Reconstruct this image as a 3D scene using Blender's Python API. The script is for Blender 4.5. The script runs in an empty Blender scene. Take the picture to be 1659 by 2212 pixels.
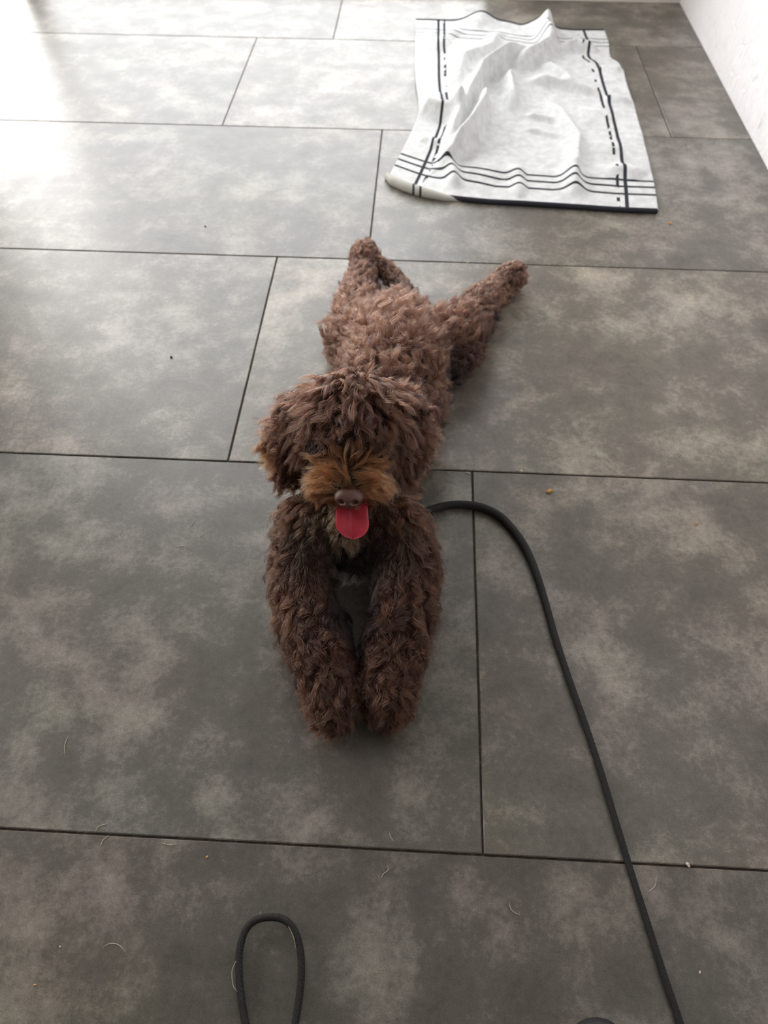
import bpy, bmesh, math
import numpy as np
from mathutils import Vector, Matrix, kdtree
rng = np.random.default_rng(7)
sc = bpy.context.scene
C = sc.collection

# ---------------------------------------------------------------- camera
H = 0.71347
PIT, YAW, ROLL, FPX = 0.90944089, 0.04850552, 0.00300128, 1600.0
W0, H0 = 1659.0, 2212.0
def _cam():
    c, s = math.cos(PIT), math.sin(PIT)
    fw = Vector((0, c, -s)); up = Vector((0, s, c)); rt = Vector((1, 0, 0))
    r2 = rt*math.cos(ROLL)+up*math.sin(ROLL); u2 = -rt*math.sin(ROLL)+up*math.cos(ROLL)
    Z = Matrix.Rotation(YAW, 3, 'Z')
    return Z@r2, Z@u2, Z@fw
RT, UP, FW = _cam()
CAM = Vector((0, 0, H))
cd = bpy.data.cameras.new('camera'); cam = bpy.data.objects.new('camera', cd); C.objects.link(cam)
m = Matrix((RT, UP, -FW)).transposed().to_4x4(); m.translation = CAM
cam.matrix_world = m
cd.sensor_fit = 'VERTICAL'; cd.sensor_height = 36.0; cd.lens = FPX/H0*36.0
cd.clip_start = 0.02
cd.dof.use_dof = True; cd.dof.focus_distance = 0.70; cd.dof.aperture_fstop = 7.5
sc.camera = cam
def at(px, py, z=0.0):
    """the place where the line of sight through pixel (px, py) reaches height z"""
    d = FW*FPX + RT*(px-W0/2) - UP*(py-H0/2)
    return CAM + d*((z-H)/d.z)
def proj(P):
    v = Vector(P)-CAM; z = v.dot(FW)
    return W0/2+FPX*v.dot(RT)/z, H0/2-FPX*v.dot(UP)/z

# ---------------------------------------------------------------- world, light, exposure
w = bpy.data.worlds.new('daylight'); sc.world = w; w.use_nodes = True
bg = w.node_tree.nodes['Background']
bg.inputs['Color'].default_value = (0.97, 0.985, 1.0, 1); bg.inputs['Strength'].default_value = 10.0
def portal(name, loc, rot, sx, sy, power=0, color=(1, 1, 1)):
    l = bpy.data.lights.new(name, 'AREA'); l.shape = 'RECTANGLE'; l.size = sx; l.size_y = sy
    o = bpy.data.objects.new(name, l); C.objects.link(o); o.location = loc; o.rotation_euler = rot
    if power: l.energy = power; l.color = color
    else: l.cycles.is_portal = True
    return o
XL, XR, YB, YF, ZC = -2.30, 0.664, 2.29, -2.6, 2.5       # the room
DX0, DX1, DZ = -1.53, 0.19, 2.15                          # glass door in the back wall
WY0, WY1, WZ0, WZ1 = 0.45, 1.45, 0.60, 1.95               # window in the left wall
portal('door_daylight', ((DX0+DX1)/2, YB+0.05, DZ/2), (-math.pi/2, 0, 0), DX1-DX0, DZ)
portal('window_daylight', (XL-0.05, (WY0+WY1)/2, (WZ0+WZ1)/2), (0, -math.pi/2, 0), WZ1-WZ0, WY1-WY0)
portal('sunlit_terrace_light', (-1.31, YB+0.10, 1.07), (-math.pi/2, 0, 0), .34, 2.05, 22, (1, .97, .93))
portal('left_window_sunlight', (XL-0.10, (WY0+WY1)/2, (WZ0+WZ1)/2), (0, -math.pi/2, 0), WZ1-WZ0, WY1-WY0, 50, (1, .95, .88))
vs = sc.view_settings
vs.view_transform = 'Standard'; vs.look = 'None'; vs.gamma = 1.0; vs.use_curve_mapping = False
vs.exposure = -1.0

# ---------------------------------------------------------------- helpers
def tag(o, label=None, cat=None, group=None, kind=None):
    if label: o['label'] = label
    if cat: o['category'] = cat
    if group: o['group'] = group
    if kind: o['kind'] = kind
    return o
def link(name, me, mat=None, parent=None):
    o = bpy.data.objects.new(name, me); C.objects.link(o)
    if mat: me.materials.append(mat)
    if parent: o.parent = parent
    return o
def empty(name, loc):
    o = bpy.data.objects.new(name, None); C.objects.link(o); o.location = loc; o.empty_display_size = .02
    bpy.context.view_layer.update()
    return o
def bm_mesh(name, bm, smooth=True):
    me = bpy.data.meshes.new(name); bm.to_mesh(me); bm.free()
    if smooth: me.shade_smooth()
    return me
def srgb(r, g, b):
    f = lambda c: (c/255/12.92) if c/255 <= .04045 else ((c/255+.055)/1.055)**2.4
    return (f(r), f(g), f(b), 1)
def mat(name):
    M = bpy.data.materials.new(name); M.use_nodes = True
    return M, M.node_tree, M.node_tree.nodes['Principled BSDF']
def nd(nt, t, **kw):
    n = nt.nodes.new(t)
    for k, v in kw.items():
        if k.startswith('i_'):
            n.inputs[k[2:].replace('_', ' ')].default_value = v
        else: setattr(n, k, v)
    return n
def ramp(nt, fac, stops):
    n = nt.nodes.new('ShaderNodeValToRGB'); e = n.color_ramp.elements
    e[0].position, e[0].color = stops[0]; e[1].position, e[1].color = stops[-1]
    for p, c in stops[1:-1]:
        x = e.new(p); x.color = c
    nt.links.new(fac, n.inputs['Fac']); return n.outputs['Color']
def mix(nt, a, b, fac, mode='MIX'):
    n = nt.nodes.new('ShaderNodeMix'); n.data_type = 'RGBA'; n.blend_type = mode
    for s, v in ((n.inputs[6], a), (n.inputs[7], b), (n.inputs[0], fac)):
        if isinstance(v, (tuple, float, int)): s.default_value = v
        else: nt.links.new(v, s)
    return n.outputs[2]
def bump(nt, p, h, strength, dist):
    b = nd(nt, 'ShaderNodeBump'); b.inputs['Strength'].default_value = strength; b.inputs['Distance'].default_value = dist
    nt.links.new(h, b.inputs['Height']); nt.links.new(b.outputs[0], p.inputs['Normal'])
def noise(nt, vec, scale, detail=4, rough=.55, dist=0):
    n = nd(nt, 'ShaderNodeTexNoise', i_Scale=scale, i_Detail=detail, i_Roughness=rough, i_Distortion=dist)
    nt.links.new(vec, n.inputs['Vector']); return n.outputs['Fac']
def plain(name, col, rough=.6, spec=.5, **kw):
    M, nt, p = mat(name); p.inputs['Base Color'].default_value = col; p.inputs['Roughness'].default_value = rough
    p.inputs['Specular IOR Level'].default_value = spec
    for k, v in kw.items(): p.inputs[k].default_value = v
    return M
def box(bm, a, b):
    r = bmesh.ops.create_cube(bm, size=1)
    for v in r['verts']:
        v.co = Vector([(a[i]+b[i])/2+v.co[i]*(b[i]-a[i]) for i in range(3)])
def box_obj(name, a, b, M, parent=None, kind='structure'):
    bm = bmesh.new(); box(bm, a, b)
    o = link(name, bm_mesh(name, bm, False), M, parent)
    if kind: o['kind'] = kind
    return o

# ---------------------------------------------------------------- materials of the room
def floor_material():
    M, nt, p = mat('stone_look_plank')
    tc = nd(nt, 'ShaderNodeTexCoord'); vec = tc.outputs['Object']
    at_ = nd(nt, 'ShaderNodeAttribute', attribute_name='plank'); sh = nd(nt, 'ShaderNodeVectorMath', operation='MULTIPLY_ADD')
    nt.links.new(at_.outputs['Vector'], sh.inputs[0]); sh.inputs[1].default_value = (37, 53, 11); nt.links.new(vec, sh.inputs[2])
    v = sh.outputs[0]
    big = noise(nt, v, 5.5, 3, .6, .2)
    mid = noise(nt, v, 15, 7, .66, .15)
    fine = noise(nt, v, 150, 6, .8)
    gr = noise(nt, v, 900, 2, .6)
    hue = noise(nt, v, 3.1, 2, .5)
    hue2 = noise(nt, v, 7.3, 2, .5, .3)
    add = nd(nt, 'ShaderNodeMath', operation='MULTIPLY_ADD', i_Value=.5); nt.links.new(big, add.inputs[0]); add.inputs[1].default_value = .85
    a2 = nd(nt, 'ShaderNodeMath', operation='MULTIPLY_ADD'); nt.links.new(mid, a2.inputs[0]); a2.inputs[1].default_value = .9
    s0 = nd(nt, 'ShaderNodeMath', operation='MULTIPLY'); nt.links.new(big, s0.inputs[0]); s0.inputs[1].default_value = .55
    nt.links.new(s0.outputs[0], a2.inputs[2])
    a3 = nd(nt, 'ShaderNodeMath', operation='MULTIPLY_ADD'); nt.links.new(fine, a3.inputs[0]); a3.inputs[1].default_value = .50
    nt.links.new(a2.outputs[0], a3.inputs[2])
    sc6 = nd(nt, 'ShaderNodeMath', operation='MULTIPLY'); nt.links.new(a3.outputs[0], sc6.inputs[0]); sc6.inputs[1].default_value = .6
    base = ramp(nt, sc6.outputs[0], [(.43, srgb(68, 64, 58)), (.575, srgb(90, 86, 79)), (.73, srgb(140, 134, 125))])
    warm = ramp(nt, hue, [(.38, (1.0, .975, .93, 1)), (.5, (1, .985, .96, 1)), (.62, (.97, .97, .99, 1))])
    c = mix(nt, base, warm, 1.0, 'MULTIPLY')
    gp = ramp(nt, hue2, [(.38, (.975, 1.0, .975, 1)), (.5, (1, 1, 1, 1)), (.62, (1.0, .97, .985, 1))])
    c = mix(nt, c, gp, 1.0, 'MULTIPLY')
    spk = ramp(nt, gr, [(.36, (.80, .80, .80, 1)), (.5, (1, 1, 1, 1)), (.66, (1.28, 1.27, 1.25, 1))])
    c = mix(nt, c, spk, .9, 'MULTIPLY')
    tone_and_light = nd(nt, 'ShaderNodeAttribute', attribute_name='tone_and_light')
    c = mix(nt, c, tone_and_light.outputs['Color'], 1.0, 'MULTIPLY')
    nt.links.new(c, p.inputs['Base Color'])
    rr = ramp(nt, mid, [(.3, (.37,)*3+(1,)), (.7, (.30,)*3+(1,))])
    nt.links.new(rr, p.inputs['Roughness'])
    p.inputs['Specular IOR Level'].default_value = .60
    hb = nd(nt, 'ShaderNodeMath', operation='MULTIPLY_ADD'); nt.links.new(gr, hb.inputs[0]); hb.inputs[1].default_value = .5
    nt.links.new(fine, hb.inputs[2])
    bump(nt, p, hb.outputs[0], .35, .0005)
    return M
def joint_material():
    M, nt, p = mat('joint'); tc = nd(nt, 'ShaderNodeTexCoord')
    n = noise(nt, tc.outputs['Object'], 160, 5, .8)
    c = ramp(nt, n, [(.4, srgb(34, 26, 21)), (.6, srgb(66, 52, 40)), (.72, srgb(150, 130, 105))])
    nt.links.new(c, p.inputs['Base Color']); p.inputs['Roughness'].default_value = .8
    return M
def wall_material(name, col, streak=True):
    M, nt, p = mat(name); tc = nd(nt, 'ShaderNodeTexCoord')
    mp = nd(nt, 'ShaderNodeMapping'); mp.inputs['Scale'].default_value = (1, 2.2, 1.2); mp.inputs['Rotation'].default_value = (.5, 0, 0)
    nt.links.new(tc.outputs['Object'], mp.inputs['Vector'])
    n = noise(nt, mp.outputs[0], 22, 5, .6, 1.2)
    p.inputs['Roughness'].default_value = .6
    if streak:
        c = ramp(nt, n, [(.28, (col[0]*.72, col[1]*.70, col[2]*.68, 1)), (.36, col), (1, col)])
        nt.links.new(c, p.inputs['Base Color'])
        bump(nt, p, n, .6, .012)
    else:
        p.inputs['Base Color'].default_value = col; bump(nt, p, n, .15, .003)
    return M
M_floor = floor_material(); M_joint = joint_material()
M_wall = wall_material('structured_white_plaster', srgb(252, 249, 250))
M_back = wall_material('smooth_white_plaster', srgb(232, 226, 218), False)
M_ceil = plain('white_ceiling_paint', srgb(150, 148, 146), .8)
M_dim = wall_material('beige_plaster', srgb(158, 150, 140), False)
M_frame = plain('dark_door_frame', srgb(205, 205, 205), .4)

# ---------------------------------------------------------------- floor: planks with bevelled edges in a joint bed
TW, TL, Y0 = 0.4572, 0.9144, 0.16970
OFFS = {-1: .52, 0: .08177, 1: -.23207, 2: -.08075, 3: -.41035, 4: -.22420}
TONE_AND_LIGHT = {(2, -1): (1.0, 1.0, .98), (2, 0): (1.22, 1.22, 1.25), (3, 0): (1.25, 1.25, 1.28), (4, 0): (1.3,)*3, (3, -1): (.95,)*3,  # own plank colours; light on the right and near falloff painted in
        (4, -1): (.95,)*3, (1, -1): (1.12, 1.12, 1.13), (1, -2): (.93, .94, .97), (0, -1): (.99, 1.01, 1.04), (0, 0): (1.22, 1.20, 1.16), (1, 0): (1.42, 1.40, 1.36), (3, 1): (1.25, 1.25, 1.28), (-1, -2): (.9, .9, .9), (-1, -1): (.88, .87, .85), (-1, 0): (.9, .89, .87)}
def build_floor():
    bm = bmesh.new(); col = bm.faces.layers.float_color.new('tone_and_light') if False else None
    tones_and_light = []; seeds = []
    def quad(vs, mi, t, s):
        f = bm.faces.new([bm.verts.new(v) for v in vs]); f.material_index = mi; tones_and_light.append(t); seeds.append(s)
    g, b, dz = .0009, .0010, .0011
    box_rows = range(-6, 5)
    for k in box_rows:
        off = OFFS.get(k, (k*.3) % TL)
        y0 = Y0+(k)*TW; y1 = y0+TW
        # k counts upward away from the camera: row k lies between joint line k and k+1
        for j in range(-4, 3):
            x0 = off+j*TL; x1 = x0+TL
            xa, xb = max(x0, XL), min(x1, XR); ya, yb = max(y0, YF), min(y1, YB)
            if xa >= xb or ya >= yb: continue
            t = TONE_AND_LIGHT.get((k, j), (1, 1, 1)); s = (rng.random(), rng.random(), rng.random())
            o = [(xa+g, ya+g), (xb-g, ya+g), (xb-g, yb-g), (xa+g, yb-g)]
            i = [(xa+g+b, ya+g+b), (xb-g-b, ya+g+b), (xb-g-b, yb-g-b), (xa+g+b, yb-g-b)]
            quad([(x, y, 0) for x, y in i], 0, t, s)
            for q in range(4):
                r = (q+1) % 4
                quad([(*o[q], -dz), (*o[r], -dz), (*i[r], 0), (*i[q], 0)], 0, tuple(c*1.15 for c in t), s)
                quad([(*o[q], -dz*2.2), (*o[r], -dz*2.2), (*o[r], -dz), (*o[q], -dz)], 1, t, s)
    quad([(XL-.3, YF-.3, -.0022), (XR+.3, YF-.3, -.0022), (XR+.3, YB+.3, -.0022), (XL-.3, YB+.3, -.0022)], 1, (1, 1, 1), (0, 0, 0))
    me = bm_mesh('floor', bm, False)
    a = me.attributes.new('tone_and_light', 'FLOAT_COLOR', 'FACE'); a.data.foreach_set('color', np.array([(*t, 1) for t in tones_and_light], 'f').ravel())
    a = me.attributes.new('plank', 'FLOAT_VECTOR', 'FACE'); a.data.foreach_set('vector', np.array(seeds, 'f').ravel())
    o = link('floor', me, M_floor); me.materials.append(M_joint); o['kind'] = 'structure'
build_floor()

# ---------------------------------------------------------------- walls, ceiling, openings
T = .12
box_obj('wall_right', (XR, YF, -.002), (XR+T, YB+T, ZC), M_wall)
def wall_with_hole(name, axis, pos, lo, hi, h0, h1, z0, z1, M):
    bm = bmesh.new()
    def add(a0, a1, b0, b1):
        if a1 <= a0 or b1 <= b0: return
        if axis == 'y': box(bm, (a0, pos, b0), (a1, pos+T, b1))
        else: box(bm, (pos-T, a0, b0), (pos, a1, b1))
    cuts = list(zip(h0, h1, z0, z1)); x = lo
    for a, b, c, d in cuts:
        add(x, a, -.002, ZC); add(a, b, -.002, c); add(a, b, d, ZC); x = b
    add(x, hi, -.002, ZC)
    o = link(name, bm_mesh(name, bm, False), M); o['kind'] = 'structure'; return o
wall_with_hole('wall_back', 'y', YB, XL-T, XR, [DX0], [DX1], [0], [DZ], M_back)
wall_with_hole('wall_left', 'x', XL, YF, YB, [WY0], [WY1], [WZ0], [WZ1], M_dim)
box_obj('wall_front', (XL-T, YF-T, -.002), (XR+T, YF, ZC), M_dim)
box_obj('ceiling', (XL-T, YF-T, ZC), (XR+T, YB+T, ZC+.1), M_ceil)
def frame(name, a0, a1, z0, z1, axis, pos, mull):
    bm = bmesh.new(); t = .035
    def add(p0, p1, q0, q1):
        if axis == 'y': box(bm, (p0, pos+.02, q0), (p1, pos+.08, q1))
        else: box(bm, (pos-.08, p0, q0), (pos-.02, p1, q1))
    add(a0, a0+t, z0, z1); add(a1-t, a1, z0, z1); add(a0+t, a1-t, z1-t, z1); add(a0+t, a1-t, z0, z0+t*.4)
    for m_ in mull: add(m_-t/2, m_+t/2, z0+t*.4, z1-t)
    o = link(name, bm_mesh(name, bm, False), M_frame); o['kind'] = 'structure'
frame('door_1', DX0, DX1, 0, DZ, 'y', YB, [-1.085])
frame('window_1', WY0, WY1, WZ0, WZ1, 'x', XL, [])
#OBJECTS

# ---------------------------------------------------------------- towel
def build_towel():
    NU, NV = 300, 420
    def curve(pts, t):
        P = np.array([at(*q)[:2] for q in pts]); d = np.r_[0, np.cumsum(np.linalg.norm(np.diff(P, axis=0), axis=1))]; d /= d[-1]
        # smooth interpolation by dense cubic (Catmull-Rom) sampling
        Q = np.vstack([2*P[0]-P[1], P, 2*P[-1]-P[-2]]); out = []
        for x in t:
            i = min(int(np.searchsorted(d, x, 'right'))-1, len(P)-2); s = (x-d[i])/(d[i+1]-d[i])
            a, b, c, e = Q[i:i+4]
            out.append(.5*((2*b)+(-a+c)*s+(2*a-5*b+4*c-e)*s*s+(-a+3*b-3*c+e)*s**3))
        return np.array(out)
    u = np.linspace(0, 1, NU); v = np.linspace(0, 1, NV)
    near = curve([(838, 388), (900, 412), (960, 428), (1040, 438), (1130, 443), (1240, 450), (1330, 456), (1421, 460)], u)
    far = curve([(898, 47), (1000, 50), (1080, 56), (1160, 66), (1230, 68), (1305, 68)], u)
    left = curve([(838, 388), (868, 330), (900, 262), (905, 235), (898, 180), (897, 120), (898, 47)], v)
    right = curve([(1421, 460), (1412, 400), (1398, 345), (1385, 290), (1368, 230), (1352, 185), (1338, 142), (1318, 126), (1314, 95), (1305, 68)], v)
    U, V = np.meshgrid(u, v)
    P = ((1-V)[..., None]*near[None]+V[..., None]*far[None]+(1-U)[..., None]*left[:, None]+U[..., None]*right[:, None]
         - ((1-U)*(1-V))[..., None]*near[0]-(U*(1-V))[..., None]*near[-1]-((1-U)*V)[..., None]*far[0]-(U*V)[..., None]*far[-1])
    X, Y = P[..., 0], P[..., 1]; Z = np.full_like(X, .004)
    def ridge(pts, h, wd, asym=1.0, ends=.35):
        Q = np.array([at(*q)[:2] for q in pts]); L = np.r_[0, np.cumsum(np.linalg.norm(np.diff(Q, axis=0), axis=1))]
        best = np.full(X.shape, 1e9); tt = np.zeros(X.shape); side = np.zeros(X.shape)
        for i in range(len(Q)-1):
            a, b = Q[i], Q[i+1]; ab = b-a; n2 = ab@ab
            s = np.clip(((X-a[0])*ab[0]+(Y-a[1])*ab[1])/n2, 0, 1)
            dx = X-(a[0]+s*ab[0]); dy = Y-(a[1]+s*ab[1]); d = np.hypot(dx, dy)
            mk = d < best; best = np.where(mk, d, best); tt = np.where(mk, (L[i]+s*np.sqrt(n2))/L[-1], tt)
            side = np.where(mk, np.sign(ab[0]*dy-ab[1]*dx), side)
        ww = np.where(side > 0, wd*asym, wd)
        e = np.clip(np.minimum(tt, 1-tt)/max(ends, 1e-3), 0, 1); e = e*e*(3-2*e) if ends > 0 else 1
        return h*np.exp(-(best/ww)**2)*(.08+.92*e)
    folds = [
        ([(1160, 120), (1090, 148), (1040, 180), (1010, 240), (985, 300), (950, 355)], .026, .020, .55, .2),
        ([(1048, 215), (1043, 260), (1018, 310), (975, 352), (945, 372)], .030, .017, .7, .25),
        ([(905, 242), (945, 262), (985, 275), (1010, 268)], .022, .014, 1.8, .25),
        ([(1190, 95), (1180, 120), (1130, 150), (1106, 165)], .022, .020, .8, .25),
        ([(1106, 160), (1098, 190), (1105, 225), (1125, 255)], .017, .014, .8, .3),
        ([(1170, 140), (1190, 160), (1220, 175), (1235, 200)], .010, .012, 1, .3),
        ([(1125, 190), (1165, 188), (1230, 195), (1300, 215)], .010, .010, 2, .3),
        ([(1180, 62), (1175, 90), (1190, 112)], .024, .018, 1, .3),
        ([(1200, 120), (1240, 108), (1300, 118)], .012, .012, 1.4, .3),
        ([(1160, 200), (1210, 250), (1248, 310), (1243, 370), (1235, 420)], .009, .020, .35, .3),
        ([(1000, 60), (960, 90), (930, 120)], .006, .02, 1, .3),
        ([(930, 70), (920, 110), (935, 150)], .004, .012, 1, .3),
        ([(1080, 70), (1060, 110), (1000, 140), (985, 200)], .012, .022, .7, .3),
        ([(960, 345), (972, 375), (985, 420)], .009, .013, 1, .25),
        ([(1115, 355), (1120, 400), (1122, 440)], .008, .016, 1, .3),
        ([(1232, 352), (1238, 400), (1245, 440)], .009, .017, 1, .3),
        ([(1130, 255), (1175, 262), (1200, 272)], .005, .008, 1.5, .3),
        ([(1125, 285), (1165, 290), (1215, 305)], .004, .008, 1.5, .3),
        ([(1290, 380), (1340, 372), (1400, 385)], .006, .02, 1, .3),
        ([(940, 200), (955, 235), (950, 262)], .008, .014, 1, .3),
        ([(900, 300), (930, 310), (950, 330)], .007, .012, 1, .3),
        ([(1290, 150), (1330, 160), (1345, 165)], .006, .012, 1, .3),
        ([(1300, 215), (1340, 225), (1368, 230)], .006, .012, 1, .3),
    ]
    for f in folds: Z += 1.75*ridge(*f)
    def peak(px, py, h, wd):
        q = at(px, py); return h*np.exp(-((X-q.x)**2+(Y-q.y)**2)/wd**2)
    Z += peak(1038, 54, .024, .036) + peak(1160, 68, .020, .030) + peak(1098, 60, .006, .03)
    r2 = np.random.default_rng(3)
    for _ in range(90):
        a = r2.uniform(0, math.pi); k = r2.uniform(18, 75); Z += .0011*(30/k)*np.sin(k*(X*math.cos(a)+Y*math.sin(a))+r2.uniform(0, 6.3))*(.3+.7*np.sin(9*X+5*Y)**2)*.5
    Z = np.maximum(Z, .0035)
    Z[0, :] = np.minimum(Z[0, :], .006+Z[0, :]*.2)
    verts = np.stack([X, Y, Z], -1).reshape(-1, 3)
    idx = np.arange(NU*NV).reshape(NV, NU)
    F = np.stack([idx[:-1, :-1], idx[:-1, 1:], idx[1:, 1:], idx[1:, :-1]], -1).reshape(-1, 4)
    me = bpy.data.meshes.new('towel_cloth'); me.from_pydata(verts.tolist(), [], F.tolist()); me.shade_smooth()
    uvl = me.uv_layers.new(name='UVMap'); uv = np.stack([U, V], -1).reshape(-1, 2)
    li = np.zeros(len(me.loops), int); me.loops.foreach_get('vertex_index', li); uvl.data.foreach_set('uv', uv[li].astype('f').ravel())
    M, nt, p = mat('cream_terry_cloth')
    tc = nd(nt, 'ShaderNodeTexCoord'); sp = nd(nt, 'ShaderNodeSeparateXYZ'); nt.links.new(tc.outputs['UV'], sp.inputs[0])
    wob = noise(nt, tc.outputs['Object'], 60, 3, .6)
    def line(src, c, wd, dash=None):
        d = nd(nt, 'ShaderNodeMath', operation='SUBTRACT'); nt.links.new(src, d.inputs[0]); d.inputs[1].default_value = c
        a = nd(nt, 'ShaderNodeMath', operation='ABSOLUTE'); nt.links.new(d.outputs[0], a.inputs[0])
        l = nd(nt, 'ShaderNodeMath', operation='LESS_THAN'); nt.links.new(a.outputs[0], l.inputs[0]); l.inputs[1].default_value = wd
        o = l.outputs[0]
        if dash:
            n = noise(nt, tc.outputs['Object'], dash, 2, .5)
            g = nd(nt, 'ShaderNodeMath', operation='GREATER_THAN'); nt.links.new(n, g.inputs[0]); g.inputs[1].default_value = .5
            m_ = nd(nt, 'ShaderNodeMath', operation='MULTIPLY'); nt.links.new(o, m_.inputs[0]); nt.links.new(g.outputs[0], m_.inputs[1]); o = m_.outputs[0]
        return o
    ls = [line(sp.outputs['Y'], .098, .0040), line(sp.outputs['Y'], .066, .0040), line(sp.outputs['Y'], .124, .0036),
          line(sp.outputs['Y'], .905, .0022), line(sp.outputs['Y'], .93, .0022), line(sp.outputs['Y'], .88, .0022),
          line(sp.outputs['Y'], 0, .006), line(sp.outputs['Y'], 1, .005),
          line(sp.outputs['X'], .118, .0070), line(sp.outputs['X'], .148, .0065, 30),
          line(sp.outputs['X'], .892, .0070), line(sp.outputs['X'], .862, .006, 30)]
    acc = ls[0]
    for l in ls[1:]:
        mx = nd(nt, 'ShaderNodeMath', operation='MAXIMUM'); nt.links.new(acc, mx.inputs[0]); nt.links.new(l, mx.inputs[1]); acc = mx.outputs[0]
    cl = ramp(nt, wob, [(.35, srgb(208, 209, 208)), (.65, srgb(228, 229, 230))])
    nt.links.new(mix(nt, cl, srgb(48, 50, 56), acc), p.inputs['Base Color'])
    p.inputs['Roughness'].default_value = .95; p.inputs['Specular IOR Level'].default_value = .1
    p.inputs['Sheen Weight'].default_value = .05
    ft = noise(nt, tc.outputs['Object'], 420, 3, .7); bump(nt, p, ft, .5, .002)
    root = empty('towel', at(1130, 250)); mw = root.matrix_world.inverted()
    tag(root, 'rumpled cream towel with dark stripes spread on the floor behind the puppy', 'towel')
    o = link('cloth', me, M, root); o.matrix_parent_inverse = mw
    s = o.modifiers.new('thickness', 'SOLIDIFY'); s.thickness = .003; s.offset = -1
    # dark hem along the near edge
    Mh = plain('charcoal_hem', srgb(52, 53, 60), .9, .1)
    def tube(name, pts, rad, M_, flat=1.0, taper=None):
        cu = bpy.data.curves.new(name, 'CURVE'); cu.dimensions = '3D'; cu.bevel_depth = 1.0; cu.bevel_resolution = 4; cu.use_fill_caps = True
        s_ = cu.splines.new('POLY'); s_.points.add(len(pts)-1)
        for i, q in enumerate(pts):
            s_.points[i].co = (*q, 1); s_.points[i].radius = rad if taper is None else rad*taper[i]
        ob = bpy.data.objects.new(name, cu); C.objects.link(ob)
        dg = bpy.context.evaluated_depsgraph_get(); me_ = bpy.data.meshes.new_from_object(ob.evaluated_get(dg)); bpy.data.objects.remove(ob); bpy.data.curves.remove(cu)
        me_.shade_smooth(); me_.name = name; me_.materials.clear()
        return link(name, me_, M_)
    near_z = Z[0]; sel = [i for i in range(NU) if u[i] > .20]
    pts = [(X[0, i], Y[0, i]-.002, max(.0045, near_z[i]*.8)) for i in sel[::3]]
    h = tube('hem', pts, .0045, Mh, taper=[min(1, .3+i/12) for i in range(len(pts))]); h.parent = root; h.matrix_parent_inverse = mw
    h['label'] = 'charcoal bound hem along the near edge'
    pts = [(X[-1, i], Y[-1, i]+.001, Z[-1, i]-.001) for i in range(0, NU, 3)]
    h = tube('hem', pts, .0028, Mh); h.parent = root; h.matrix_parent_inverse = mw
    # rolled-over near left corner, showing the back of the cloth
    cp = [(836, 380), (850, 392), (875, 403), (905, 413), (935, 421), (965, 428), (1000, 434)]
    rad = [.006, .0085, .009, .009, .008, .006, .0015]
    pp = [at(a, b, r_*.75) for (a, b), r_ in zip(cp, rad)]
    dense = []; rr = []
    for i in range(len(pp)-1):
        for s_ in np.linspace(0, 1, 8, endpoint=(i == len(pp)-2)):
            dense.append(pp[i].lerp(pp[i+1], s_)); rr.append(rad[i]*(1-s_)+rad[i+1]*s_)
    Mf, nt, p = mat('cloth_back_striped'); tc = nd(nt, 'ShaderNodeTexCoord'); sp = nd(nt, 'ShaderNodeSeparateXYZ'); nt.links.new(tc.outputs['Object'], sp.inputs[0])
    ls = []
    for cx in (at(893, 410, .01).x, at(908, 413, .01).x):
        d = nd(nt, 'ShaderNodeMath', operation='SUBTRACT'); nt.links.new(sp.outputs['X'], d.inputs[0]); d.inputs[1].default_value = cx
        a = nd(nt, 'ShaderNodeMath', operation='ABSOLUTE'); nt.links.new(d.outputs[0], a.inputs[0])
        l = nd(nt, 'ShaderNodeMath', operation='LESS_THAN'); nt.links.new(a.outputs[0], l.inputs[0]); l.inputs[1].default_value = .0022; ls.append(l.outputs[0])
    mx = nd(nt, 'ShaderNodeMath', operation='MAXIMUM'); nt.links.new(ls[0], mx.inputs[0]); nt.links.new(ls[1], mx.inputs[1])
    nt.links.new(mix(nt, srgb(186, 184, 176), srgb(52, 54, 58), mx.outputs[0]), p.inputs['Base Color']); p.inputs['Roughness'].default_value = .95
    c = tube('rolled_corner', [tuple(q) for q in dense], 1.0, Mf, taper=rr); c.parent = root; c.matrix_parent_inverse = mw
    return tube
tube = build_towel()

# ---------------------------------------------------------------- leash: one cord from the puppy's side, out of the frame and back as the hand loop
def smooth_path(pts, n=10):
    P = [Vector(q) for q in pts]; Q = [2*P[0]-P[1]]+P+[2*P[-1]-P[-2]]; out = []
    for i in range(len(P)-1):
        a, b, c, e = Q[i:i+4]
        for k in range(n):
            s = k/n; out.append(.5*((2*b)+(c-a)*s+(2*a-5*b+4*c-e)*s*s+(3*b-a-3*c+e)*s**3))
    out.append(P[-1]); return out
def cord_material():
    M, nt, p = mat('black_braided_cord'); tc = nd(nt, 'ShaderNodeTexCoord')
    wv = nd(nt, 'ShaderNodeTexWave', wave_type='BANDS', bands_direction='DIAGONAL', i_Scale=230.0, i_Distortion=1.5)
    nt.links.new(tc.outputs['Object'], wv.inputs['Vector'])
    n = noise(nt, tc.outputs['Object'], 500, 3, .7)
    nt.links.new(ramp(nt, n, [(.3, srgb(24, 23, 23)), (.7, srgb(44, 43, 42))]), p.inputs['Base Color'])
    p.inputs['Roughness'].default_value = .75; p.inputs['Specular IOR Level'].default_value = .3
    bump(nt, p, wv.outputs['Fac'], .5, .0006)
    return M
M_cord = cord_material()
leash = empty('dog_leash', at(1200, 1400))
lw = leash.matrix_world.inverted()
tag(leash, 'black cord leash curving over the floor from the puppy, with hand loop at front', 'leash')
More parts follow.
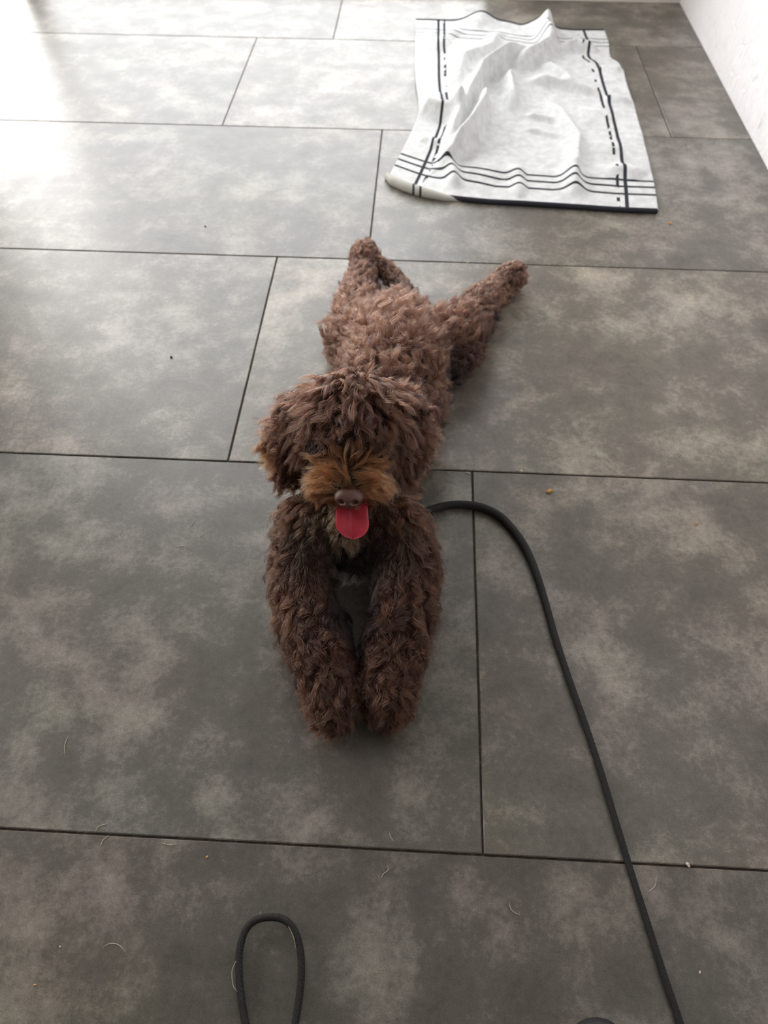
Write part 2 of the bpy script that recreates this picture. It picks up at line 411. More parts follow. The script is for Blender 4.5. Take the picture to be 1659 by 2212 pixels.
cpx = [(868, 1104, .052, .0046), (880, 1110, .034, .0047), (893, 1112, .020, .0048), (908, 1108, .011, .0048), (930, 1101, .008, .0048), (965, 1092, .0055, .0049), (1000, 1090, .0052, .005), (1040, 1096, .0052, .0051), (1075, 1112, .0052, .0051), (1103, 1138, .005, .0049), (1130, 1175, .005, .0048),
       (1152, 1222, .0046, .0045), (1176, 1295, .0042, .0041), (1200, 1380, .004, .0039), (1228, 1465, .0037, .0036), (1262, 1560, .0035, .0034), (1297, 1665, .0033, .0032),
       (1330, 1775, .0031, .0031), (1365, 1890, .003, .003), (1400, 2000, .003, .003), (1435, 2110, .003, .0030), (1470, 2215, .003, .003), (1500, 2330, .003, .003)]
P = [at(a, b, z) for a, b, z, r in cpx]; R = [r for *_, r in cpx]
n_ = 10; P = smooth_path(P, n_); R = list(np.interp(np.linspace(0, len(R)-1, len(P)), range(len(R)), R))
# carries on out of view towards the photographer's feet and back
tail = [P[-1], Vector((.30, -.20, .003)), Vector((.22, -.36, .003)), Vector((0, -.33, .003)), Vector((-.085, -.18, .003)), Vector((-.095, -.05, .003)), at(585, 2420, .003)]
tl = smooth_path(tail, 8)[1:]
P += tl; R += [.003]*len(tl)
c = tube('cord', [tuple(q) for q in P], 1.0, M_cord, taper=R); c.parent = leash; c.matrix_parent_inverse = lw
lp = [(585, 2420), (560, 2330), (540, 2260), (529, 2205), (519, 2140), (516, 2080), (520, 2040), (533, 2005), (556, 1986), (585, 1981), (612, 1986), (632, 2004), (645, 2035), (651, 2080), (649, 2130), (641, 2190), (628, 2260), (608, 2340), (585, 2420)]
lz = [.006+.006*math.exp(-((i-10)/4)**2) for i in range(len(lp))]
P = smooth_path([at(a, b, z) for (a, b), z in zip(lp, lz)], 8)
c = tube('hand_loop', [tuple(q) for q in P], .0031, M_cord); c.parent = leash; c.matrix_parent_inverse = lw
kn = bmesh.new(); bmesh.ops.create_uvsphere(kn, u_segments=20, v_segments=12, radius=1)
q = at(585, 2420, .006)
for v in kn.verts: v.co = Vector((v.co.x*.006, v.co.y*.012, v.co.z*.006))+q
c = link('stitched_keeper', bm_mesh('stitched_keeper', kn), M_cord); c.parent = leash; c.matrix_parent_inverse = lw

# ---------------------------------------------------------------- photographer's shoe, its toe just inside the frame
def build_shoe():
    tip = at(1292, 2196, .02)
    root = empty('shoe', (tip.x, tip.y-.14, 0)); mw = root.matrix_world.inverted()
    tag(root, 'rounded dark grey shoe toe just entering at the bottom edge', 'shoe')
    def outline(z, inset):
        pts = []
        L, Wd = .285, .050
        for i in range(48):
            a = 2*math.pi*i/48; cy, sx = math.cos(a), math.sin(a)
            yy = cy*L/2; k = .78+.22*(cy*.5+.5) if cy > -.3 else .76
            x = math.copysign(abs(sx)**.85, sx)*(Wd*k-inset)
            pts.append(Vector((tip.x+x, tip.y-L/2+yy*(1-inset/(L/2)), z)))
        return pts
    def loft(rings, name, M_):
        bm = bmesh.new(); V = [[bm.verts.new(p_) for p_ in r_] for r_ in rings]; n = len(V[0])
        for a, b in zip(V, V[1:]):
            for i in range(n): bm.faces.new([a[i], a[(i+1) % n], b[(i+1) % n], b[i]])
        bm.faces.new(V[0][::-1]); bm.faces.new(V[-1])
        o = link(name, bm_mesh(name, bm), M_); o.parent = root; o.matrix_parent_inverse = mw; return o
    Ms = plain('dark_rubber', srgb(38, 37, 37), .7, .3); Mu = plain('dark_grey_knit', srgb(60, 59, 60), .85, .2)
    loft([outline(.0005, .006), outline(.004, .001), outline(.016, 0), outline(.020, .002)], 'sole', Ms)
    rings = []
    for k in range(9):
        t = k/8; z0 = .020; ins = .003+.020*t**2
        r_ = outline(z0, ins)
        for p_ in r_:
            back = min(1, max(0, (tip.y-p_.y)/.28)); p_.z = z0+t*(.022+.055*back**.8)
        rings.append(r_)
    loft(rings, 'upper', Mu)
build_shoe()

# ---------------------------------------------------------------- the puppy
def sphere_chain(bm, chain, step=.35):
    """overlapping spheres along a chain of (point, radius)"""
    for (p0, r0), (p1, r1) in zip(chain, chain[1:]):
        d = (p1-p0).length; n = max(2, int(d/(min(r0, r1)*step))+1)
        for i in range(n+1):
            t = i/n; c = p0.lerp(p1, t); r = r0+(r1-r0)*t
            bmesh.ops.create_icosphere(bm, subdivisions=2, radius=r, matrix=Matrix.Translation(c))
def blob_mesh(name, chains, voxel, smooth_it, floor=.003):
    bm = bmesh.new()
    for ch in chains: sphere_chain(bm, ch)
    me = bm_mesh(name, bm)
    o = bpy.data.objects.new(name, me); C.objects.link(o)
    r = o.modifiers.new('r', 'REMESH'); r.mode = 'VOXEL'; r.voxel_size = voxel
    s = o.modifiers.new('s', 'SMOOTH'); s.factor = .5; s.iterations = smooth_it
    dg = bpy.context.evaluated_depsgraph_get(); me2 = bpy.data.meshes.new_from_object(o.evaluated_get(dg))
    bpy.data.objects.remove(o); bpy.data.meshes.remove(me); me2.name = name; me2.materials.clear()
    co = np.zeros(len(me2.vertices)*3); me2.vertices.foreach_get('co', co); co = co.reshape(-1, 3)
    co[:, 2] = np.maximum(co[:, 2], floor); me2.vertices.foreach_set('co', co.ravel()); me2.update(); me2.shade_smooth()
    return me2
def S(px, py, z, r): return (at(px, py, z), r)
body_chains = [
    # trunk: chest to rump
    [S(765, 1135, .062, .048), S(775, 1080, .070, .056), S(800, 990, .078, .058), S(828, 900, .080, .062), S(845, 830, .078, .064), S(850, 770, .072, .062), S(852, 725, .062, .054)],
    # neck
    [S(775, 1080, .075, .052), S(765, 1010, .120, .044), S(762, 960, .155, .042)],
    # skull, brow and muzzle
    [S(760, 900, .182, .044), S(758, 955, .176, .038), S(755, 1005, .166, .032), S(752, 1050, .150, .020)],
    [S(716, 925, .172, .033), S(804, 925, .172, .033)],
    [S(712, 1036, .148, .021), S(752, 1025, .162, .026), S(794, 1036, .148, .021)],
    # lower jaw
    [S(757, 1060, .115, .018), S(752, 1120, .106, .018), S(750, 1155, .095, .013)],
    # front legs
    [S(682, 1130, .075, .038), S(660, 1210, .055, .035), S(655, 1290, .042, .032), S(688, 1390, .037, .031), S(710, 1470, .034, .027), S(720, 1505, .030, .028), S(722, 1522, .028, .026)],
    [S(842, 1130, .075, .038), S(872, 1210, .055, .035), S(875, 1290, .042, .032), S(853, 1390, .037, .031), S(842, 1470, .034, .027), S(838, 1495, .030, .028), S(838, 1512, .028, .026)],
    # hind legs stretched out behind
    [S(805, 750, .055, .050), S(775, 740, .045, .040), S(772, 680, .040, .032), S(778, 630, .032, .026), S(786, 585, .028, .021), S(788, 560, .028, .024), S(788, 552, .026, .023)],
    [S(900, 760, .055, .050), S(962, 748, .045, .044), S(1005, 700, .038, .034), S(1040, 655, .032, .025), S(1075, 622, .028, .020), S(1098, 602, .028, .023), S(1106, 596, .026, .022)],
    # tail lying to the left of the rump
    [S(862, 715, .060, .026), S(878, 680, .044, .022), S(876, 648, .034, .018), S(860, 615, .028, .015), S(832, 580, .025, .014)],
]
me_body = blob_mesh('puppy', body_chains, .0045, 6)
M_skin = plain('brown_undercoat', srgb(44, 27, 21), .9, .1)
puppy = link('puppy', me_body, M_skin)
tag(puppy, 'fluffy chocolate brown puppy lying stretched out on the grey floor with tongue out', 'dog')

# ears: hanging leaf-shaped flaps
def ear_mesh(name, pts):
    chains = [[S(*q) for q in pts]]
    me = blob_mesh(name, chains, .0035, 4); return me
ear_l = link('ear', ear_mesh('ear', [(672, 880, .185, .014), (645, 905, .165, .019), (628, 945, .140, .019), (622, 985, .122, .015), (622, 1022, .110, .010)]), M_skin, puppy)
ear_r = link('ear', ear_mesh('ear', [(848, 868, .185, .014), (872, 893, .165, .019), (884, 930, .140, .019), (884, 970, .122, .015), (878, 1005, .110, .010)]), M_skin, puppy)
ear_l['label'] = 'floppy ear on the left, its curls sticking out'
ear_r['label'] = 'floppy ear on the right, lying against the neck'

# ---- fur -------------------------------------------------------
def fur_material(name, rough=.28):
    M = bpy.data.materials.new(name); M.use_nodes = True; nt = M.node_tree; nt.nodes.clear()
    out = nd(nt, 'ShaderNodeOutputMaterial'); h = nd(nt, 'ShaderNodeBsdfHairPrincipled'); h.model = 'CHIANG'; h.parametrization = 'COLOR'
    a = nd(nt, 'ShaderNodeAttribute', attribute_name='tint'); nt.links.new(a.outputs['Color'], h.inputs['Color'])
    h.inputs['Roughness'].default_value = rough; h.inputs['IOR'].default_value = 1.42; h.inputs['Radial Roughness'].default_value = .55
    if 'Random Roughness' in h.inputs: h.inputs['Random Roughness'].default_value = .3
    nt.links.new(h.outputs[0], out.inputs[0]); return M
M_fur = fur_material('curly_brown_fur')
def sample(me, n, seed):
    r = np.random.default_rng(seed); me.calc_loop_triangles()
    T_ = np.zeros(len(me.loop_triangles)*3, int); me.loop_triangles.foreach_get('vertices', T_); T_ = T_.reshape(-1, 3)
    co = np.zeros(len(me.vertices)*3); me.vertices.foreach_get('co', co); co = co.reshape(-1, 3)
    no = np.zeros(len(me.vertices)*3); me.vertices.foreach_get('normal', no); no = no.reshape(-1, 3)
    A, B, D = co[T_[:, 0]], co[T_[:, 1]], co[T_[:, 2]]
    ar = np.linalg.norm(np.cross(B-A, D-A), axis=1); cen = (A+B+D)/3
    ar = ar*(cen[:, 2] > .006)*(1+1.3*((cen[:, 1] < .56) & (cen[:, 2] > .105)))           # nothing grows where the body lies on the floor
    i = r.choice(len(T_), n, p=ar/ar.sum()); s, t = r.random(n), r.random(n); f = s+t > 1; s[f] = 1-s[f]; t[f] = 1-t[f]
    w_ = np.stack([1-s-t, s, t], 1)
    P_ = (w_[:, :, None]*co[T_[i]]).sum(1); N_ = (w_[:, :, None]*no[T_[i]]).sum(1)
    return P_, N_/np.linalg.norm(N_, axis=1, keepdims=True)
def unit(a): return a/np.maximum(np.linalg.norm(a, axis=-1, keepdims=True), 1e-9)
# guides: px, py, z | combing direction x y z | length m | lift off the skin | curl radius m | colour
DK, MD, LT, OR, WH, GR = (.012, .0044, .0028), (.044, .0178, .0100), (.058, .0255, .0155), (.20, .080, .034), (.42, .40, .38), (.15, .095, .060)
guides = [
    # crown and top of the head: falls forward and outward
    (760, 850, .225, 0, -.6, .1, .034, .45, .0035, MD), (710, 860, .215, -.6, -.5, 0, .036, .45, .0035, MD), (815, 860, .215, .6, -.5, 0, .036, .45, .0035, MD),
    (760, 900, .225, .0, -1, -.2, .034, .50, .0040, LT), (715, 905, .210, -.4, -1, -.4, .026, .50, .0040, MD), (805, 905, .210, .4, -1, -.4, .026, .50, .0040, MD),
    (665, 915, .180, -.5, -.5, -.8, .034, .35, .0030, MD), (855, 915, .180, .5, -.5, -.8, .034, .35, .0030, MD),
    # fringe over the eyes; dark guides paint in the shade of the hollows
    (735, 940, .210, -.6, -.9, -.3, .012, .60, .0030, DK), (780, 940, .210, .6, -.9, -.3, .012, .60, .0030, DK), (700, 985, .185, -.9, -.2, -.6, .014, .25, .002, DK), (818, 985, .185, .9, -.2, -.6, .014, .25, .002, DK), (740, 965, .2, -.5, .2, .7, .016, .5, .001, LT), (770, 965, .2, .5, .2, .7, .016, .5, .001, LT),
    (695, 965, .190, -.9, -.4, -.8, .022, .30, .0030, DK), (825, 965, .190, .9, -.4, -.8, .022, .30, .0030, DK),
    # stop and muzzle: parts on the midline, fans out sideways
    (742, 985, .195, -.5, .25, .6, .020, .50, .0008, LT), (768, 985, .195, .5, .25, .6, .020, .50, .0008, LT), (725, 1000, .185, -1, .1, .3, .026, .35, .0010, OR), (783, 1000, .185, 1, .1, .3, .026, .35, .0010, OR),
    (735, 1025, .178, -1, 0, .15, .027, .28, .0012, OR), (772, 1025, .178, 1, 0, .15, .027, .28, .0012, OR),
    (715, 1040, .162, -1, -.1, -.35, .023, .22, .0014, OR), (792, 1040, .162, 1, -.1, -.35, .023, .22, .0014, OR),
    (695, 1055, .140, -.5, -.1, -1, .022, .20, .0016, OR), (810, 1055, .140, .5, -.1, -1, .022, .20, .0016, OR),
    (732, 1088, .130, -.35, -.3, -1, .013, .15, .0008, LT), (773, 1088, .130, .35, -.3, -1, .013, .15, .0008, LT),
    (752, 1065, .165, -.1, .2, .3, .008, .20, .0005, OR),
    # chin beard
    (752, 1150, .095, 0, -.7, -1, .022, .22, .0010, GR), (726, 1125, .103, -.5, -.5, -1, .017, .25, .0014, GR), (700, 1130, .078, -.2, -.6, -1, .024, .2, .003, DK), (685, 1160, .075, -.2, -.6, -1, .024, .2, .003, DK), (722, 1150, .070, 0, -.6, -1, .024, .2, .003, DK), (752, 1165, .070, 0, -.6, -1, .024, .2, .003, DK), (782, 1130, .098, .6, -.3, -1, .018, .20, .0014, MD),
    # cheeks and sides of the head
    (655, 1000, .140, -.4, -.2, -1, .032, .25, .0030, MD), (855, 1000, .140, .4, -.2, -1, .032, .25, .0030, MD),
    # neck, chest
    (680, 1110, .090, -.5, -.4, -1, .034, .25, .0035, MD), (840, 1110, .090, .5, -.4, -1, .034, .25, .0035, MD),
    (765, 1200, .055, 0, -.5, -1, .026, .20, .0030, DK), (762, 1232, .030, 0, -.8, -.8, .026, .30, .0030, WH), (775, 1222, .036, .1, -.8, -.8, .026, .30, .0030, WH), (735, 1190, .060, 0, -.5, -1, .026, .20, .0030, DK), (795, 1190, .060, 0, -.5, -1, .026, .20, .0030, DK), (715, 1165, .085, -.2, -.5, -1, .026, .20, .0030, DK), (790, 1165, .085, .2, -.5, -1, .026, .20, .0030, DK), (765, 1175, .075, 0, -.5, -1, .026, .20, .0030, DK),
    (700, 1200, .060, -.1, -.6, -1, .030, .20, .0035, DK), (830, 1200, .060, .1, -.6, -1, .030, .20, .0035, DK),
    # front legs and paws
    (610, 1210, .055, -.6, -.8, -.6, .022, .30, .0035, LT), (935, 1210, .055, .6, -.8, -.6, .022, .30, .0035, MD),
    (650, 1280, .070, -.1, -1, -.2, .026, .28, .0035, MD), (875, 1280, .070, .1, -1, -.2, .026, .28, .0035, MD),
    (620, 1330, .040, -.5, -1, -.4, .022, .25, .0030, LT), (920, 1330, .040, .5, -1, -.4, .022, .25, .0030, MD),
    (700, 1330, .045, .6, -.8, -.4, .022, .25, .0030, DK), (820, 1330, .045, -.6, -.8, -.4, .022, .25, .0030, DK),
    (680, 1400, .055, .1, -1, -.1, .020, .30, .0035, MD), (860, 1400, .055, -.1, -1, -.1, .020, .30, .0035, MD),
    (710, 1490, .050, -.2, -1, -.1, .020, .35, .0030, MD), (845, 1490, .050, .2, -1, -.1, .020, .35, .0030, MD),
    (725, 1550, .040, -.1, -1, -.7, .016, .18, .0018, LT), (835, 1540, .040, .1, -1, -.7, .016, .18, .0018, MD),
    (675, 1530, .030, -.6, -1, -.5, .014, .20, .0018, LT), (885, 1520, .030, .6, -1, -.5, .014, .20, .0018, MD),
    # back: towards the tail
    (765, 850, .140, -.2, 1, .3, .030, .55, .0040, LT), (850, 850, .145, .2, 1, 0, .028, .42, .0050, MD), (930, 870, .110, .9, .4, -.4, .028, .38, .0050, MD),
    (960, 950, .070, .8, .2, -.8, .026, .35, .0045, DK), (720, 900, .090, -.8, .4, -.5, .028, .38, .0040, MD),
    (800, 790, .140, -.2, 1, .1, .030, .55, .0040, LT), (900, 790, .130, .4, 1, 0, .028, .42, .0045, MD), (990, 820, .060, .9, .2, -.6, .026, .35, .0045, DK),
    (740, 780, .080, -.6, .8, -.1, .022, .55, .0025, LT), (850, 735, .125, .05, 1, .1, .032, .60, .0030, LT), (900, 710, .095, .3, 1, .2, .028, .55, .0025, LT),
    # hind legs
    (740, 700, .060, -.5, 1, .1, .028, .50, .0025, LT), (775, 660, .065, .0, 1, .1, .024, .40, .0030, LT), (745, 640, .040, -.6, 1, 0, .020, .40, .0022, LT),
    (790, 600, .050, .1, 1, 0, .018, .35, .0030, MD), (786, 550, .045, .1, 1, .2, .013, .30, .0025, MD),
    (985, 700, .070, .3, 1, .2, .026, .42, .0030, MD), (1035, 660, .055, .8, .7, 0, .020, .35, .0035, MD), (1060, 690, .030, .9, .2, -.5, .018, .30, .0030, DK),
    (1075, 625, .050, .8, .6, 0, .016, .35, .0030, LT), (1110, 590, .045, .9, .6, 0, .012, .30, .0022, LT),
    (880, 660, .040, .1, 1, -.2, .016, .30, .0020, DK), (850, 600, .030, -.2, 1, -.2, .013, .30, .0020, MD), (835, 640, .020, .3, .5, -.5, .012, .2, .002, DK),  # dark guides put the shade of the leg-tail hollow into the fur colour
]
ear_guides = [
    (650, 890, .185, -.7, -.2, -.3, .026, .35, .0035, MD), (625, 930, .150, -.9, -.2, -.5, .030, .42, .0035, LT), (612, 960, .130, -1, 0, -.5, .028, .40, .0030, OR),
    (618, 1010, .110, -.2, -.2, -1, .022, .25, .0035, MD),
    (870, 880, .185, .7, .1, -.2, .026, .35, .0035, MD), (900, 915, .150, .8, -.1, -.6, .028, .38, .0035, LT), (890, 960, .120, .3, -.2, -1, .026, .30, .0035, MD),
    (880, 1000, .105, .1, -.3, -1, .022, .25, .0035, MD), (640, 960, .15, -.2, -.3, -1, .024, .3, .003, MD)]
def grow(name, me, n, n_clump, gl, seed, parent, rad=.00020, K=14, clumpiness=.70, lenk=1.0):
    r = np.random.default_rng(seed)
    G = np.array([list(at(g[0], g[1], g[2])) for g in gl]); GD = unit(np.array([g[3:6] for g in gl], float))
    GL = np.array([g[6] for g in gl]); GF = np.array([g[7] for g in gl]); GC = np.array([g[8] for g in gl]); GK = np.array([g[9] for g in gl])
    def field(P_):
        d2 = ((P_[:, None]-G[None])**2).sum(-1); w_ = 1/(d2+.009**2)**3; w_ /= w_.sum(1, keepdims=True)
        return unit(w_@GD), w_@GL, w_@GF, w_@GC, w_@GK
    CP, CN = sample(me, n_clump, seed+1); RP, RN = sample(me, n, seed+2)
    gd, gl_, gf, gc, gk = field(CP)
    gd = gd + r.normal(0, .22, gd.shape)
    tan = unit(gd-(gd*CN).sum(1, keepdims=True)*CN)
    bi = np.cross(CN, tan)
    L_ = gl_*r.uniform(.75, 1.2, n_clump)*lenk
    s = np.linspace(0, 1, K)
    # clump spine: leaves the skin at its lift, bends over into the combing direction, sags a little
    lift = np.clip(gf*r.uniform(.75, 1.35, n_clump), .08, .95)
    spine = np.zeros((n_clump, K, 3)); d = unit(CN*lift[:, None]+tan*(1-lift[:, None])); pos = np.zeros((n_clump, 3)); DD = np.zeros((n_clump, K, 3)); DD[:, 0] = d
    bend = r.normal(0, .10, n_clump)
    for k in range(1, K):
        tgt = unit(gd*.7+tan*.5+np.array([0, 0, -.25]))
        d = unit(d*.86+tgt*.14+bi*bend[:, None]*.5)
        pos = pos+d*(L_/(K-1))[:, None]; spine[:, k] = pos; DD[:, k] = d
    turns = r.uniform(.8, 1.9, n_clump)*r.choice([-1, 1], n_clump); ph = r.uniform(0, 6.28, n_clump); amp = gc*r.uniform(.5, 1.25, n_clump)
    ang = ph[:, None]+turns[:, None]*2*math.pi*s[None]
    grow_ = np.clip(s*2.2, 0, 1)[None]*amp[:, None]
    nn = np.cross(DD, bi[:, None])
    helix = grow_[..., None]*((np.cos(ang)-np.cos(ph)[:, None]*(1-s))[..., None]*bi[:, None]+.7*(np.sin(ang)-np.sin(ph)[:, None]*(1-s))[..., None]*nn)
    ctint = r.lognormal(0, .26, n_clump)
    kd = kdtree.KDTree(n_clump)
    for i, q in enumerate(CP): kd.insert(q, i)
    kd.balance(); own = np.array([kd.find(q)[1] for q in RP])
    Lr = r.uniform(.72, 1.08, n)
    sp = (spine+helix)[own]*Lr[:, None, None]
    rel = RP-CP[own]
    cl = clumpiness*s**1.1
    pts = RP[:, None]+sp-rel[:, None]*cl[None, :, None]
    # single strands stray a little
    fr = r.normal(0, 1, (n, 3)); fr2 = r.normal(0, 1, (n, 3))
    wob = (np.sin(s*5.0)[None, :, None]*fr[:, None]*.0005+(s**1.5)[None, :, None]*fr2[:, None]*.0010)
    stray = (r.random(n) < .05)[:, None, None]
    pts = pts+wob*np.where(stray, 3.0, 1.0)
    pts[..., 2] = np.maximum(pts[..., 2], .0015+.0005*r.random((n, 1)))
    _, _, _, _, rk = field(RP)
    col = (rk*.6+gk[own]*.4)*ctint[own][:, None]*r.lognormal(0, .45, n)[:, None]
    col = np.clip(col, .008, .8)
    cu = bpy.data.hair_curves.new(name); cu.add_curves([K]*n)
    cu.points.foreach_set('position', pts.astype('f').ravel())
    rd = np.tile(rad*(1-.75*s**2.2), n)*np.repeat(r.uniform(.8, 1.25, n), K)
    ra = cu.attributes.get('radius') or cu.attributes.new('radius', 'FLOAT', 'POINT'); ra.data.foreach_set('value', rd.astype('f'))
    tn = cu.attributes.new('tint', 'FLOAT_COLOR', 'CURVE'); tn.data.foreach_set('color', np.c_[col, np.ones(n)].astype('f').ravel())
    cu.materials.append(M_fur)
    o = bpy.data.objects.new(name, cu); C.objects.link(o); o.parent = parent
    return o
fur = grow('fur', me_body, 150000, 4600, guides, 11, puppy, lenk=1.08)
fl = grow('fur', ear_l.data, 13000, 300, ear_guides, 31, ear_l)
fr_ = grow('fur', ear_r.data, 13000, 300, ear_guides, 41, ear_r)

# ---- nose ------------------------------------------------------
def local_frame(c, fwd, up=Vector((0, 0, 1))):
    f = fwd.normalized(); r_ = f.cross(up).normalized(); u_ = r_.cross(f)
    M_ = Matrix((r_, u_, -f)).transposed().to_4x4(); M_.translation = c; return M_   # local: x right of the dog-facing view, y up, z towards -fwd
def build_nose():
    c = at(753, 1074, .158)
    M_ = local_frame(c, Vector((.0, .80, -.60)).normalized())     # local +z points at the viewer side
    bm = bmesh.new(); bmesh.ops.create_uvsphere(bm, u_segments=72, v_segments=48, radius=1, matrix=Matrix.Rotation(math.pi/2, 4, 'X'))
    for v in bm.verts:
        x, y, z = v.co; taper = 1-.16*max(0, -y)**1.3
        q = Vector((x*.0140*taper, y*.0112, z*.0090))
        if z > 0:                                   # nostrils, groove, wings
            for sx in (-1, 1):
                dx, dy = (x-sx*.47)/.20, (y+.28+.25*abs(x-sx*.47))/.17
                q.z -= .0058*math.exp(-(dx*dx+dy*dy)**1.3)
                dx2, dy2 = (x-sx*.78)/.2, (y+.10)/.35; q.z += .0011*math.exp(-(dx2*dx2+dy2*dy2))
                dx3, dy3 = (x-sx*.38)/.22, (y+.62)/.15; q.z += .0010*math.exp(-(dx3*dx3+dy3*dy3))
            if y < .1: q.z -= .0010*math.exp(-(x/.06)**2)*min(1, (.1-y)*2)
        v.co = M_@q
    M2, nt, p = mat('brown_nose_leather'); tc = nd(nt, 'ShaderNodeTexCoord')
    vo = nd(nt, 'ShaderNodeTexVoronoi', i_Scale=1400.0); nt.links.new(tc.outputs['Object'], vo.inputs['Vector'])
    p.inputs['Base Color'].default_value = srgb(98, 66, 58); p.inputs['Roughness'].default_value = .38; p.inputs['Specular IOR Level'].default_value = .6
    p.inputs['Subsurface Weight'].default_value = .08; p.inputs['Subsurface Radius'].default_value = (.004, .002, .001)
    bump(nt, p, vo.outputs['Distance'], .35, .0004)
    o = link('nose', bm_mesh('nose', bm), M2, puppy); o['label'] = 'smooth brown nose with two nostrils'
build_nose()
# ---- tongue ----------------------------------------------------
def build_tongue():
    a, b = at(759, 1066, .130), at(762, 1164, .110)
    ax = (b-a); L_ = ax.length; ax.normalize(); side = Vector((1, .02, 0)).normalized(); nrm = side.cross(ax).normalized()
    if nrm.z < 0: nrm = -nrm
    bm = bmesh.new(); n, mseg = 40, 40; top = []; bot = []
    for i in range(n+1):
        t = i/n; wd = .0166*(1-.04*math.cos(t*3.1)) * (1 if t < .62 else math.sqrt(max(0, 1-((t-.62)/.3801)**2.2)))
        A, B = [], []
        for j in range(mseg+1):
            s_ = -1+2*j/mseg
            edge = max(0, 1-s_*s_)**.5
            cup = .0030*s_*s_-.0005*math.exp(-(s_/.10)**2)*(1 if t < .72 else max(0, 1-(t-.72)/.2))
            c_ = a+ax*(t*L_)+side*(s_*wd)+nrm*(cup-.0035*t*t)
            th = .0032*edge*math.sqrt(max(0.02, 1-t**6))
            A.append(bm.verts.new(c_+nrm*th)); B.append(bm.verts.new(c_-nrm*th))
        top.append(A); bot.append(B)
    for i in range(n):
        for j in range(mseg):
            bm.faces.new([top[i][j], top[i+1][j], top[i+1][j+1], top[i][j+1]]); bm.faces.new([bot[i][j], bot[i][j+1], bot[i+1][j+1], bot[i+1][j]])
    bmesh.ops.remove_doubles(bm, verts=bm.verts, dist=.00005); bmesh.ops.recalc_face_normals(bm, faces=bm.faces)
    M2, nt, p = mat('wet_pink_tongue'); tc = nd(nt, 'ShaderNodeTexCoord')
    n1 = noise(nt, tc.outputs['Object'], 900, 3, .6); n2 = noise(nt, tc.outputs['Object'], 90, 2, .5)
    nt.links.new(ramp(nt, n2, [(.35, srgb(176, 44, 62)), (.65, srgb(196, 62, 80))]), p.inputs['Base Color'])
    p.inputs['Roughness'].default_value = .33; p.inputs['Subsurface Weight'].default_value = .35; p.inputs['Subsurface Radius'].default_value = (.006, .002, .0015); p.inputs['Subsurface Scale'].default_value = 1.0
    bump(nt, p, n1, .25, .0004)
    o = link('tongue', bm_mesh('tongue', bm), M2, puppy); o['label'] = 'pink tongue hanging out'
build_tongue()
# ---- eyes, deep under the fringe --------------------------------
M_eye = plain('dark_eye', srgb(24, 14, 9), .08, .8)
for px_ in (712, 806):
    bm = bmesh.new(); bmesh.ops.create_uvsphere(bm, u_segments=24, v_segments=16, radius=.0075, matrix=Matrix.Translation(at(px_, 982, .182)))
    link('eye', bm_mesh('eye', bm), M_eye, puppy)

# ---------------------------------------------------------------- crumbs and loose hairs on the floor
M_crumb = plain('orange_crumb', srgb(216, 158, 84), .8); M_pale = plain('pale_crumb', srgb(214, 200, 180), .8); M_dark = plain('dark_speck', srgb(40, 36, 32), .8)
M_str = plain('pale_hair', srgb(200, 188, 168), .5)
def crumb(px, py, size, M_, label, n=3, z0=0):
    r = np.random.default_rng(int(px*7+py)); c0 = at(px, py, 0); bm = bmesh.new()
    for _ in range(n):
        o_ = Vector((r.normal(0, size*.45), r.normal(0, size*.35), size*.30))
        rs = bmesh.ops.create_icosphere(bm, subdivisions=2, radius=size*r.uniform(.32, .55), matrix=Matrix.Translation(c0+o_+Vector((0, 0, z0))))
        for v in rs['verts']:
            v.co += Vector(r.normal(0, size*.07, 3)); v.co.z = max(v.co.z, z0+.0002)
    tag(link('crumb', bm_mesh('crumb', bm, False), M_), label, 'crumb', 'crumbs scattered on the floor')
for a in [(1187, 1063, .0040, M_crumb, 'largest orange crumb, on the floor above the curve of the leash', 6), (1502, 1131, .0022, M_crumb, 'small orange crumb on the right floor, level with the top of the leash', 3),
          (1448, 483, .0035, M_crumb, 'yellow crumb on the floor just below the near right corner of the towel', 3), (1123, 1019, .0030, M_pale, 'white crumb lying on the long floor joint right of the puppy', 3),
          (1010, 1022, .0025, M_pale, 'white crumb beside the corner where two floor joints meet, right of the puppy', 2), (445, 1850, .0016, M_crumb, 'tiny yellow crumb on the front floor left of the hand loop', 2),
          (1487, 1867, .0028, M_pale, 'white crumb on the near floor joint right of the leash', 3), (1512, 2101, .0014, M_pale, 'tiny white crumb near the bottom right corner', 2),
          (131, 2048, .0014, M_pale, 'tiny white crumb far to the left of the hand loop', 2), (76, 2128, .0014, M_crumb, 'tiny yellow crumb near the bottom left corner', 2),
          (371, 773, .0030, M_dark, 'dark speck on the floor left of the puppy', 2), (446, 490, .0026, M_dark, 'small dark speck in the far left plank in front of the bright reflection', 2),
          (1200, 1057, .0010, M_pale, 'minute white speck right beside the largest orange crumb', 1), (1009, 567, .0028, M_pale, 'small white speck on the floor joint between the hind paws', 2)]:
    crumb(*a)
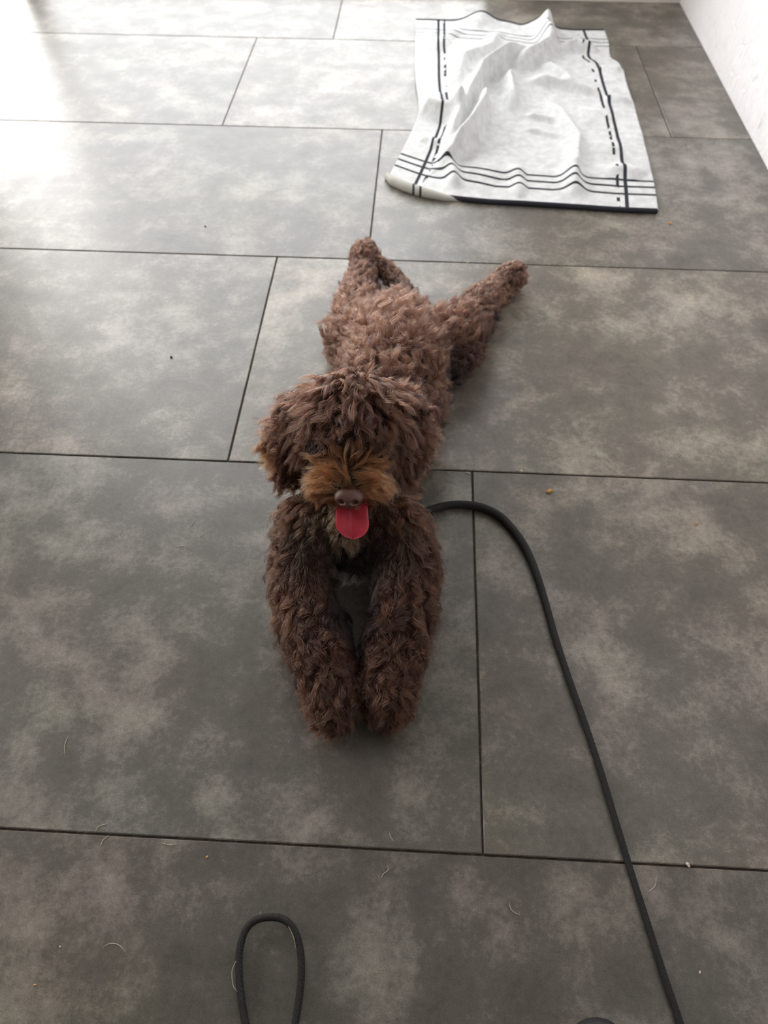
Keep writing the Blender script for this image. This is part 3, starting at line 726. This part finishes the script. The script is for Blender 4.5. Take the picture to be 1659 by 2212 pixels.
def strand(pts, label, rad=.00022, z=.0006):
    P_ = smooth_path([at(a, b, z) for a, b in pts], 8)
    n = len(P_); o = tube('dog_hair', [tuple(q) for q in P_], rad, M_str, taper=[max(.25, 1-abs(2*i/n-1)**3) for i in range(n)])
    tag(o, label, 'hair', 'loose hairs on the floor')
for a in [([(1099, 1944), (1103, 1962), (1113, 1972), (1124, 1976)], 'curved pale hair on the front floor right of the middle'),
          ([(1418, 1888), (1416, 1910), (1409, 1920), (1399, 1927)], 'hooked pale hair just right of the leash, low in the picture'),
          ([(841, 1797), (843, 1806), (850, 1817)], 'short pale hair just above the near floor joint, below the front paws'),
          ([(837, 1870), (838, 1880), (828, 1888), (823, 1898)], 'short bent pale hair just under the near floor joint'),
          ([(221, 2047), (238, 2038), (256, 2041), (271, 2056)], 'arched pale hair left of the hand loop'),
          ([(216, 1830), (222, 1816), (234, 1805)], 'pale hair just under the near floor joint on the left'),
          ([(206, 1796), (213, 1785), (232, 1779)], 'pale hair crossing the near floor joint on the left'),
          ([(348, 1820), (365, 1825), (384, 1823)], 'pale hair under the near floor joint, second from the left'),
          ([(141, 1636), (140, 1610), (148, 1588)], 'thin pale hair on the left floor below the middle'),
          ([(376, 1183), (390, 1179), (406, 1180)], 'bright arched hair on the floor left of the puppy\'s elbow'),
          ([(420, 1119), (417, 1130), (404, 1143)], 'fine slanting hair on the floor left of the puppy\'s chin'),
          ([(447, 1149), (433, 1158), (425, 1158)], 'fine bent hair left of the puppy\'s chest, beside a slanting hair'),
          ([(1610, 937), (1622, 939), (1634, 933)], 'pale hair at the right margin, above the long floor joint'),
          ([(540, 903), (556, 902), (574, 914)], 'fine pale hair lying left of the puppy\'s left ear')]:
    strand(*a)
for a in [([(519, 2062), (508, 2080), (501, 2100), (504, 2130), (514, 2142)], 'long pale hair stuck to the left side of the hand loop'),
          ([(600, 1975), (612, 1984), (625, 2005), (634, 2025), (640, 2052)], 'pale hair lying along the right shoulder of the hand loop'),
          ([(548, 1992), (558, 1980), (564, 1968)], 'short pale hair standing off the top left of the hand loop')]:
    strand(*a, rad=.00018, z=.014 if a[0][0][0] > 560 else .0095)
